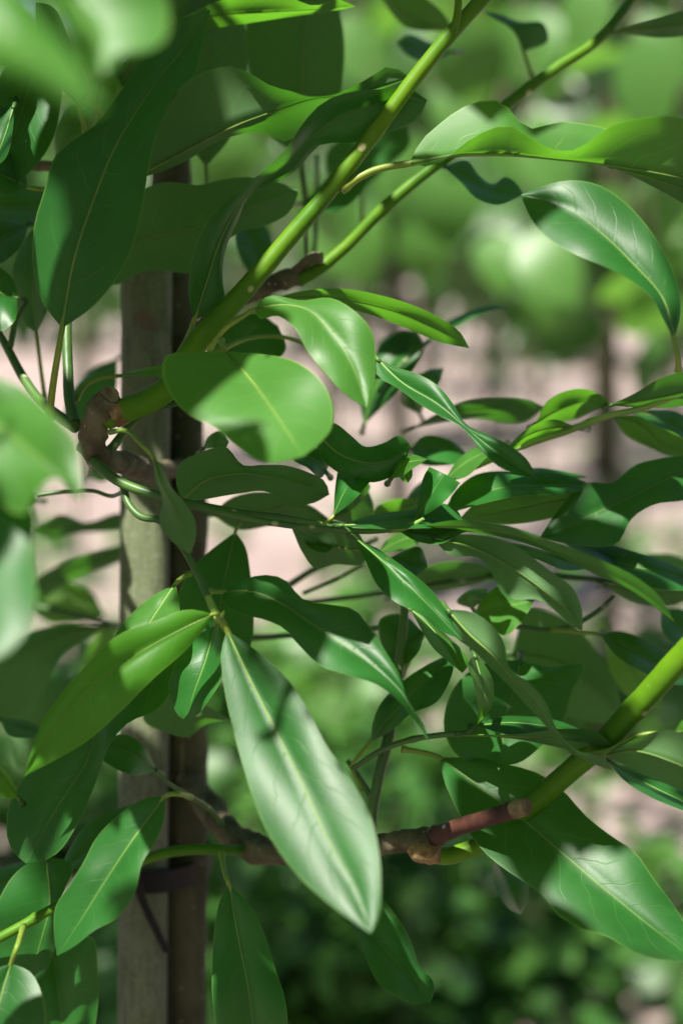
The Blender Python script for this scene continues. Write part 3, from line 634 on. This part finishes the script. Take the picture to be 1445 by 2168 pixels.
# ------------------------------------------------------------------ generic leaves for everything not in focus
def leaf_grid(length, width, droop, fold, nu=6, nv=2, heart=0.0):
    """leaf with its base at the origin, growing along +Y, upper face +Z"""
    v = []; uv = []; k = 2 * nv + 1
    for i in range(nu + 1):
        u = i / nu
        hw = width / 2 * (math.sin(math.pi * min(1, u * (1 - heart * .25) + heart * .22)) ** .8 if 0 < u < 1 else (0.0 if u == 1 else heart * .4))
        y = length * math.sin(u * droop) / max(droop, 1e-3); z = -length * (1 - math.cos(u * droop)) / max(droop, 1e-3)
        for j in range(-nv, nv + 1):
            t = j / nv
            v.append((hw * t, y, z + abs(hw * t) * fold + .04 * width * math.sin(7 * u + 3 * t)))
            uv.append((u, t))
    f = [(i*k+j, i*k+j+1, (i+1)*k+j+1, (i+1)*k+j) for i in range(nu) for j in range(k - 1)]
    return v, f, uv

def leaf_rot(azim, pitch, roll):
    return Matrix.Rotation(azim, 4, 'Z') @ Matrix.Rotation(pitch, 4, 'X') @ Matrix.Rotation(roll, 4, 'Y')

def scatter_mesh(name, items, variants, mat, parent, kind='stuff'):
    V = []; F = []; U = []
    for (p, rot, sc, k) in items:
        v, f, uv = variants[k % len(variants)]
        b0 = len(V); mtx = Matrix.Translation(p) @ rot @ Matrix.Scale(sc, 4)
        V += [mtx @ Vector(q) for q in v]; F += [tuple(b0 + i for i in q) for q in f]; U += uv
    return mesh_obj(name, V, F, mat, parent, U, kind=kind)

rnd = random.Random(11)
BROAD = [leaf_grid(1, .62 + .1 * i, .5 + .25 * i, .15, 4, 1, .7) for i in range(4)]
NARROW = [leaf_grid(1, .36 + .05 * i, .4 + .3 * i, .18, 4, 1) for i in range(3)]

TREE_LABEL = 'slim young broad leaved tree growing out of focus beyond the bare soil'
def back_tree(x, y, h, z0, rad_c, r_trunk, n, size, label, group, single=0, clumps=16, lean=0.0, mat='far_leaf', var=None):
    var = var or BROAD
    t = thing('broadleaf_tree', (x, y, 0), label, 'tree', group)
    pth = [Vector((x + lean * z + .02 * math.sin(z * 2.3 + x), y, z)) for z in [(-.08) + (h * .92 + .08) * i / 14 for i in range(15)]]
    tube('trunk', pth, [r_trunk * (1 - .75 * i / 14) for i in range(15)], M['bark'], t, 10, .12)
    items = []
    for c in range(clumps):
        a = rnd.random() * 6.28; z = z0 + (h - z0) * rnd.random() ** .9
        rr = rad_c * (0.35 + .65 * math.sin(math.pi * min(1, max(.12, (z - z0) / (h - z0) * .85 + .12)))) * rnd.uniform(.45, 1)
        cen = Vector((x + lean * z + rr * math.cos(a), y + rr * math.sin(a), z))
        zi = max(.3, z - rr * .7); b0 = Vector((x + lean * zi, y, zi))
        tube('branch', [b0, b0.lerp(cen, .55) + Vector((0, 0, -.02)), cen], [r_trunk * .3, r_trunk * .2, r_trunk * .08], M['twig_bark'], t, 6)
        for q in range(n // clumps):
            f = rnd.random()
            p = b0.lerp(cen, .45 + .55 * f) + Vector((rnd.gauss(0, .11), rnd.gauss(0, .11), rnd.gauss(-.02, .10))) * (rad_c / .6)
            items.append((p, leaf_rot(rnd.random() * 6.28, R(rnd.gauss(-38, 22)), R(rnd.gauss(0, 18))), size * rnd.uniform(.7, 1.2), rnd.randrange(4)))
    items.sort(key=lambda it: (it[0] - CAM).length)
    if single:
        src = []
        for (v, f, uv) in var:
            m = bpy.data.meshes.new('leaf'); m.from_pydata(v, [], f); m.update()
            m.polygons.foreach_set('use_smooth', [True] * len(m.polygons))
            l = m.uv_layers.new(name='UVMap')
            for lp in m.loops: l.data[lp.index].uv = uv[lp.vertex_index]
            m.materials.append(M[mat]); src.append(m)
        inv = t.matrix_world.inverted()
        for (p, rot, sc, k) in items[:single]:
            o = bpy.data.objects.new('leaf', src[k % len(src)]); col.objects.link(o); o.parent = t
            o.matrix_parent_inverse = inv; o.matrix_basis = Matrix.Translation(p) @ rot @ Matrix.Scale(sc, 4)
    if items[single:]:
        scatter_mesh('crown', items[single:], var, M[mat], t)
    return t

def gx(px, D): return (px - 722.5) / FPX * D
G1 = 'young trees in rows beyond the soil'
# nearer trees whose big leaves hang into the top of the view
near_tree = back_tree(gx(1290, 3.4), 3.4, 3.1, 1.22, .75, .024, 300, .17, 'nearer young tree whose big pale leaves hang behind the long curved magnolia leaf', None, 190, 20, mat='shaded_row_leaf')
mid_tree = back_tree(gx(835, 5.2), 5.2, 3.4, 1.30, .85, .045, 330, .18, 'slim dark trunked tree standing behind the main green shoot', None, 160, 20, mat='shaded_row_leaf')
back_tree(gx(-60, 3.2), 3.2, 3.0, 1.0, .7, .024, 260, .16, 'young tree with leafy crown growing behind the wooden stake', None, 120, 16, mat='shaded_row_leaf')
back_tree(gx(1268, 9.0), 9.0, 4.2, 1.35, 1.2, .075, 420, .20, 'blurred tree with a thick brown trunk rising from the pinkish soil', G1, 0, 22, mat='shaded_row_leaf')
back_tree(gx(1135, 7.4), 7.4, 3.6, 1.15, .8, .03, 300, .18, 'blurred tree with a thin dark trunk beside the thick brown trunked tree', G1, 0, 18, mat='shaded_row_leaf')
back_tree(gx(690, 9.5), 9.5, 3.9, 1.45, 1.1, .06, 380, .20, TREE_LABEL, G1, 0, 20, mat='shaded_row_leaf')
back_tree(gx(1030, 11), 11, 4.1, 1.5, 1.2, .05, 380, .20, TREE_LABEL, G1, 0, 20, mat='shaded_row_leaf')
back_tree(gx(180, 8.5), 8.5, 3.9, 1.4, 1.1, .06, 380, .20, TREE_LABEL, G1, 0, 20, mat='shaded_row_leaf')
back_tree(gx(520, 13), 13, 4.4, 1.5, 1.3, .07, 380, .22, TREE_LABEL, G1, 0, 20, mat='shaded_row_leaf')
back_tree(gx(1420, 12), 12, 4.4, 1.4, 1.3, .07, 380, .22, TREE_LABEL, G1, 0, 20, mat='shaded_row_leaf')
back_tree(gx(900, 15), 15, 4.6, 1.6, 1.5, .08, 380, .24, TREE_LABEL, G1, 0, 20, mat='shaded_row_leaf')
for i in range(11):
    X = -13 + 2.6 * i + rnd.uniform(-.6, .6); Y = 22 + rnd.uniform(-2, 4)
    back_tree(X, Y, 6.0 + rnd.uniform(-.6, 1.2), .35, 1.9, .12, 520, .42, 'full leafy tree in the hazy row closing off the far end of the field', 'trees at the far end of the field', 0, 26, mat='shaded_row_leaf')

for (X, Y, h_) in ((-1.75, -.9, 3.0), (1.6, -.7, 2.9), (-1.6, 1.1, 3.1), (.3, -2.4, 3.2), (-3.2, .3, 3.2), (3.2, .3, 3.1)):  # trees out of view, added around the magnolia to dim the sky light
    back_tree(X, Y, h_, .45, .95, .025, 900, .20, 'unseen young leafy tree of the planted rows, added to block sky light', 'unseen trees added beside the magnolia', 0, 22, mat='unseen_crown_leaf', var=NARROW)

for i, (px, D, r_) in enumerate(((1062, 6.2, .011), (1088, 8.3, .012), (975, 8.8, .014), (605, 7.4, .012), (745, 6.9, .010), (160, 6.0, .011))):
    t = thing('support_stake', (gx(px, D), D, 0), 'thin pale support stake standing blurred in the bare soil', 'stake', 'support stakes in the field')
    tube('pole', [Vector((gx(px, D), D, -.1)), Vector((gx(px, D) + .01, D, .8)), Vector((gx(px, D), D, 1.75))], [r_, r_ * .95, r_ * .9], M['stake'], t, 8)

def hang_leaves(t, D, spec):
    """single leaves and the twigs they hang from, in front of a background tree"""
    src = []
    for c in [c for c in t.children if c.name.startswith('leaf')][:6]:
        m = c.data.copy(); m.materials.clear(); m.materials.append(M['far_leaf']); src.append(m)  # paler leaf colour stands in for sunlight against the darkened crown
    inv = t.matrix_world.inverted()
    for i, tok in enumerate(spec.split()):
        x, y, size, up = map(float, tok.split(','))
        c = P(x, y, D + .12 * math.sin(i * 2.3))
        n_ = (SUN * up + (CAM - c).normalized() * .8 + Vector((rnd.gauss(0, .18), 0, rnd.gauss(0, .18)))).normalized()
        ydir = (Vector((rnd.gauss(0, .5), 0, -1)) - n_ * n_.dot(Vector((0, 0, -1)))).normalized(); ydir = (ydir - n_ * ydir.dot(n_)).normalized()
        xdir = ydir.cross(n_)
        L_ = size / FPX * D
        base = c - ydir * L_ * .5
        m4 = Matrix(((xdir.x, ydir.x, n_.x, base.x), (xdir.y, ydir.y, n_.y, base.y), (xdir.z, ydir.z, n_.z, base.z), (0, 0, 0, 1))) @ Matrix.Scale(L_, 4)
        o = bpy.data.objects.new('leaf', src[i % len(src)]); col.objects.link(o); o.parent = t; o.matrix_parent_inverse = inv; o.matrix_basis = m4
        top_ = base + Vector((rnd.gauss(0, .03), .25, .35))
        tube('twig', [base, base.lerp(top_, .4) + Vector((0, .02, .02)), top_], [.0016, .002, .003], M['twig_bark'], t, 5)
hang_leaves(near_tree, 2.5, '1100,90,190,.6 1230,50,210,.5 1370,190,220,.5 1410,100,190,.2 1060,545,150,1 1165,560,190,.4 1170,650,170,.3 1250,470,180,.2 1330,620,200,-.5 1390,560,180,.3 1380,690,170,-.4 1300,300,220,-.6 1240,180,240,-.7 1150,330,190,.5 1080,330,170,.6 1430,420,200,.3 1000,150,200,.3 960,230,160,.8')
hang_leaves(mid_tree, 2.8, '762,110,190,.8 745,500,220,.7 930,430,200,.7 900,530,160,.3 850,60,180,-.5 880,380,190,.3 1010,470,190,.6 690,470,160,.2 990,60,190,-.4 560,60,180,.4 470,320,170,.5 400,90,180,.2')

# shrubs and low growth on the ground
def shrub(x, y, h, r, n, size, label, group=None, mat='weed_leaf', var=None):
    t = thing('shrub', (x, y, 0), label, 'shrub', group); items = []
    for c in range(11):
        a = rnd.random() * 6.28; rr = r * math.sqrt(rnd.random()); hh = h * rnd.uniform(.55, 1) * (1 - .35 * (rr / r) ** 2)
        top = Vector((x + rr * math.cos(a), y + rr * math.sin(a), hh)); b0 = Vector((x + .1 * rr * math.cos(a), y + .1 * rr * math.sin(a), -.03))
        tube('stem', [b0, b0.lerp(top, .5) + Vector((0, 0, .05)), top], [.006, .0045, .002], M['twig_bark'], t, 6)
        for q in range(n // 11):
            p = b0.lerp(top, rnd.uniform(.15, 1.05)) + Vector((rnd.gauss(0, .06), rnd.gauss(0, .06), rnd.gauss(0, .04)))
            p.z = max(.015, p.z)
            items.append((p, leaf_rot(rnd.random() * 6.28, R(rnd.gauss(-15, 28)), R(rnd.gauss(0, 25))), size * rnd.uniform(.6, 1.25), rnd.randrange(4)))
    scatter_mesh('foliage', items, var or BROAD, M[mat], t)
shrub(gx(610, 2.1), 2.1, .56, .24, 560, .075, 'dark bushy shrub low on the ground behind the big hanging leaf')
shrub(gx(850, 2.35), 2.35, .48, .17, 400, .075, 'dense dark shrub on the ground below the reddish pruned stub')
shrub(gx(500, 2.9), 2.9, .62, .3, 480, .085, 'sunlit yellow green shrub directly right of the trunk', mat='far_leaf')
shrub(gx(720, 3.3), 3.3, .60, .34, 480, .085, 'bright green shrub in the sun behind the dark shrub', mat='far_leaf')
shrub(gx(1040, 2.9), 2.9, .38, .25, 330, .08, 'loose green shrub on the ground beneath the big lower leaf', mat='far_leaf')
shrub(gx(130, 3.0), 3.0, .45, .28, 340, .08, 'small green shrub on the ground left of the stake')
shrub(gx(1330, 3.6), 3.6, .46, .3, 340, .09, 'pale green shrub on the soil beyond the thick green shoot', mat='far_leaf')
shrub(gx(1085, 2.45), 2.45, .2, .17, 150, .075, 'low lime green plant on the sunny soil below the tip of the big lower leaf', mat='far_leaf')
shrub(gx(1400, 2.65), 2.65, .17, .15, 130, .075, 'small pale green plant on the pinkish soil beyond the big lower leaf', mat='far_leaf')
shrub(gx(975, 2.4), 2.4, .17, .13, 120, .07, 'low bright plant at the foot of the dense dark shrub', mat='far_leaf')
wi = []
for i in range(1300):
    D = rnd.uniform(2.0, 7.5) if rnd.random() < .8 else rnd.uniform(7, 12)
    X = rnd.uniform(-.36, .36) * D * 1.1; 
    if noise.noise(Vector((X * 1.3, D * 1.1, 3))) < -.02: continue
    cx = Vector((X, D, .01))
    for q in range(rnd.randrange(4, 9)):
        wi.append((cx + Vector((rnd.gauss(0, .03), rnd.gauss(0, .03), rnd.uniform(0, .05))), leaf_rot(rnd.random() * 6.28, R(rnd.uniform(-10, 55)), R(rnd.gauss(0, 20))), rnd.uniform(.04, .10), rnd.randrange(4)))
wo = scatter_mesh('weeds', wi, BROAD, M['weed_leaf'], None)
wo['label'] = 'low green weeds scattered over the bare pinkish soil'; wo['category'] = 'weeds'

# ------------------------------------------------------------------ unseen crown leaves added above the magnolia, placed to cast the dappled shade
from mathutils.bvhtree import BVHTree
bpy.context.view_layer.update()
VV = []; FF = []
for o in tree.children:
    b0 = len(VV); mw = o.matrix_basis
    VV += [q.co.copy() for q in o.data.vertices]; FF += [tuple(b0 + i for i in p.vertices) for p in o.data.polygons]
for o in bpy.data.objects:
    if o.name.startswith('post'):
        b0 = len(VV); VV += [q.co.copy() for q in o.data.vertices]; FF += [tuple(b0 + i for i in p.vertices) for p in o.data.polygons]
bvh = BVHTree.FromPolygons(VV, FF)
def hit(x, y):
    d = (P(x, y, 1) - CAM).normalized(); h = bvh.ray_cast(CAM, d)
    return h[0] if h[0] is not None and (h[0] - CAM).length < 1.1 else None
LIT = '520,880,80 620,880,60 450,875,20 600,930,30 600,800,20 700,720,50 760,810,30 620,655,15 850,680,25 700,630,10 520,28,20 620,20,8 270,60,30 200,70,30 210,130,12 80,80,25 800,455,5 900,368,5 1180,144,5 1000,288,20 580,215,25 620,500,8 750,335,8 880,165,8 560,570,6 1000,280,40 1150,325,6 1230,325,10 1300,300,30 1060,300,15 950,310,20 1300,500,60 1230,470,30 1390,610,25 1350,540,30 60,900,60 120,980,25 30,1270,50 20,1200,25 540,1500,40 600,1600,70 640,1720,80 700,1830,70 760,1920,35 500,1420,25 520,1600,20 560,1700,30 730,1700,30 670,1600,20 340,1370,45 400,1330,20 280,1400,20 435,1400,22 760,1430,30 830,1445,15 700,1390,15 220,1830,40 170,1920,30 280,1750,20 1320,1890,55 1240,1850,30 1400,1970,35 1270,1950,20 970,1625,12 1390,1440,10 1360,1480,8 290,1005,20 285,1120,25 310,1200,35 290,1270,25 300,950,10 900,830,25 940,860,15 1210,850,20 1130,915,8 1010,970,12 850,955,12 945,1010,12 870,1090,15 930,1080,12 1070,1290,25 930,1335,8 1025,1440,8 1140,1225,12 1330,1235,10 1420,1590,20 1280,1070,20 60,1900,25 60,2040,20 70,260,20 740,1030,8 345,1280,15'
SHADE = '130,560 200,400 280,280 370,110 220,520 160,620 110,450 170,330 320,180 240,420 400,70 400,230 370,300 470,180 420,270 440,560 600,360 780,250 500,450 430,620 700,270 640,310 360,440 330,540 580,430 450,430 600,120 680,120 640,160 560,100 450,120 100,1680 60,1740 200,1580 270,1490 150,1600 110,1760 60,1600 120,1560 180,1500 240,1450 450,1230 500,1200 420,1250 510,1290 430,1000 560,1010 640,1030 400,1110 370,1040 750,970 700,940 800,990 720,980 850,1230 800,1200 900,1290 1020,1360 1050,1400 980,1330 1100,1480 860,1500 900,1450 1100,1500 1000,1500 1060,1570 1150,1450 960,1560 1000,370 1060,410 1170,405 1140,410 1380,1020 1320,1040 1330,1190 500,1980 530,2080 480,2080 510,1930 560,2040 820,2020 860,2080 790,1980 180,2080 150,2120 50,2120 390,700 390,900 400,1500 400,1700 400,1900 400,2100 300,700 300,640 300,1600 300,1900 300,2100 330,850 280,780 850,1780 1000,1740 1060,1725 500,1090 650,1110 560,1255 620,1270 680,1300 740,1310 1080,1670 1000,1700 1050,1760 1150,1790 1130,1700 1180,1760 1100,1820 1200,1720 400,770 370,780 440,770 30,1100 20,1060 1400,320 1430,300 1400,350 1050,1180 1010,1160 1180,1280 1090,1230 1050,1110 1150,1150 1240,1190 600,1430 650,1520 340,1040 280,1380 450,1470 385,1470 320,1720 270,1850 1080,1880 40,620 50,560 350,60 460,690 420,725 320,845 1250,1595 1200,1640 1320,1522 1440,1392 560,1800 500,1780 205,900 230,865 240,975 640,585 1000,1800'
lit_pts = [Vector((.22 + .11 * i, 2.3 + .2 * j, .05)) for i in range(7) for j in range(7)]      # open soil to the right stays in the sun
lit_pts += [Vector((gx(500, 2.9) + a, 2.9, .55 + b)) for a in (-.1, 0, .1) for b in (-.15, 0)] + [Vector((gx(720, 3.3) + a, 3.3, .52 + b)) for a in (-.12, 0, .12) for b in (-.15, 0)]
for t_ in SHADE.split(): pass
for t_ in LIT.split():
    x, y, r = map(float, t_.split(','))
    for (ox, oy) in ((0, 0), (r, 0), (-r, 0), (0, r), (0, -r)):
        h = hit(x + ox, y + oy)
        if h is not None: lit_pts.append(h)
shade_pts = [h for h in (hit(*map(float, t_.split(','))) for t_ in SHADE.split()) if h is not None]
def in_view(p, m=60):
    q = p - CAM; d = q.dot(FWD)
    if d < .02: return False
    x = 722.5 + q.x / d * FPX; y = 1084 - q.dot(UPV) / d * FPX
    return -m < x < 1445 + m and -m < y < 2168 + m
SHADE_LEAVES = []
for i in range(3):
    v, f, uv = leaf_grid(.15, .055, .35 + .3 * i, .2, 12, 3)
    m = bpy.data.meshes.new('leaf'); m.from_pydata(v, [], f); m.update(); m.polygons.foreach_set('use_smooth', [True] * len(m.polygons))
    l = m.uv_layers.new(name='UVMap')
    for lp in m.loops: l.data[lp.index].uv = uv[lp.vertex_index]
    m.materials.append(M['unseen_crown_leaf']); SHADE_LEAVES.append((m, [Vector(q) for q in v], f))
r2 = random.Random(5); inv = tree.matrix_world.inverted(); n_over = 0; placed = []
up_bvh = []
def blocked(p):
    for b in up_bvh:
        if b.ray_cast(p, SUN)[0] is not None: return True
    return False
def try_leaf(cen, mode):
    k = r2.randrange(3); m, vv, ff = SHADE_LEAVES[k]
    az = r2.random() * 6.28
    mtx = Matrix.Translation(cen) @ leaf_rot(az, R(r2.gauss(-30, 18)), R(r2.gauss(0, 18)))
    mtx = mtx @ Matrix.Translation((0, -.075, .01)) @ Matrix.Scale(r2.uniform(.75, 1.1), 4)
    wv = [mtx @ q for q in vv]
    if any(in_view(q, 90) for q in wv[::5]) or in_view(cen, 200): return None
    bb = BVHTree.FromPolygons(wv, ff)
    for p in lit_pts:
        if bb.ray_cast(p + SUN * .004, SUN)[0] is not None: return None
    o = bpy.data.objects.new('leaf', m); col.objects.link(o); o.parent = tree; o.matrix_parent_inverse = inv
    o.matrix_basis = mtx; up_bvh.append(bb)
    placed.append(mtx @ Vector((0, 0, 0)))
    return o
for p in shade_pts:  # each added leaf sits on the sun ray of a point to shade
    if blocked(p): continue
    for a in range(60):
        t = r2.uniform(.12, .95)
        cen = p + SUN * t + Vector((r2.gauss(0, .012), r2.gauss(0, .012), r2.gauss(0, .012)))
        if in_view(cen, 150) or cen.y < .12 and abs(cen.x) < .1: continue
        if try_leaf(cen, 0): n_over += 1; break
for a in range(260):                       # more unseen leaves added at random, clear of the sunlit points
    p = P(r2.uniform(-100, 1545), r2.uniform(0, 2168), r2.uniform(.6, .85))
    cen = p + SUN * r2.uniform(.25, 1.0)
    if in_view(cen, 200): continue
    if try_leaf(cen, 1): n_over += 1
# unseen leaf canopy added to block sky light, gaps left for the sun
items = []
DV = leaf_grid(.16, .06, .6, .2, 3, 1)
for a in range(2600):
    cen = Vector((r2.uniform(-1.5, 1.5), r2.uniform(-1.3, 1.7), r2.uniform(1.6, 2.9)))
    if cen.x > -.15 and cen.y > .95: continue
    if (Vector((cen.x, cen.y)) - Vector((-.1, .3))).length > 1.6 or in_view(cen, 320): continue
    mtx = Matrix.Translation(cen) @ leaf_rot(r2.random() * 6.28, R(r2.gauss(-20, 20)), R(r2.gauss(0, 20)))
    wv = [mtx @ Vector(q) for q in DV[0]]
    if any(in_view(q, 120) for q in wv): continue
    bb = BVHTree.FromPolygons(wv, DV[1])
    if any(bb.ray_cast(p + SUN * .004, SUN)[0] is not None for p in lit_pts): continue
    items.append((cen, leaf_rot(0, 0, 0), 1, 0, mtx))
V = []; F = []; U = []
for it in items:
    b0 = len(V); V += [it[4] @ Vector(q) for q in DV[0]]; F += [tuple(b0 + i for i in q) for q in DV[1]]; U += DV[2]
mesh_obj('crown', V, F, M['unseen_crown_leaf'], tree, U, kind='stuff')  # added canopy, never in view, keeps the sky off
# limbs that carry them
top = tp[0]
tube('trunk_top', [tp[0], tp[0] + Vector((0, .005, .25)), tp[0] + Vector((-.02, .0, .6)), tp[0] + Vector((-.02, .0, 1.0))], [.0098, .009, .007, .004], M['bark'], tree, 14, .08)
lim = []
for i in range(14):
    sel = r2.choice(placed); z0 = max(tp[0].z - .02, sel.z - .25)
    b0 = Vector((tp[0].x, tp[0].y, min(z0, tp[0].z + .9)))
    pth = [b0, b0.lerp(sel, .5) + Vector((0, 0, .03)), sel]
    vv_, ff_, _ = tube_data(pth, [.005, .004, .0022], 8)
    lb = BVHTree.FromPolygons(vv_, ff_)
    if not any(in_view(b0.lerp(sel, q / 8), 60) for q in range(9)) and not any(lb.ray_cast(p + SUN * .004, SUN)[0] is not None for p in lit_pts):
        tube('limb', pth, [.005, .004, .0022], M['twig_bark'], tree, 8)
print('crown leaves', n_over, 'lit', len(lit_pts), 'shade', len(shade_pts), sum(blocked(p) for p in shade_pts))
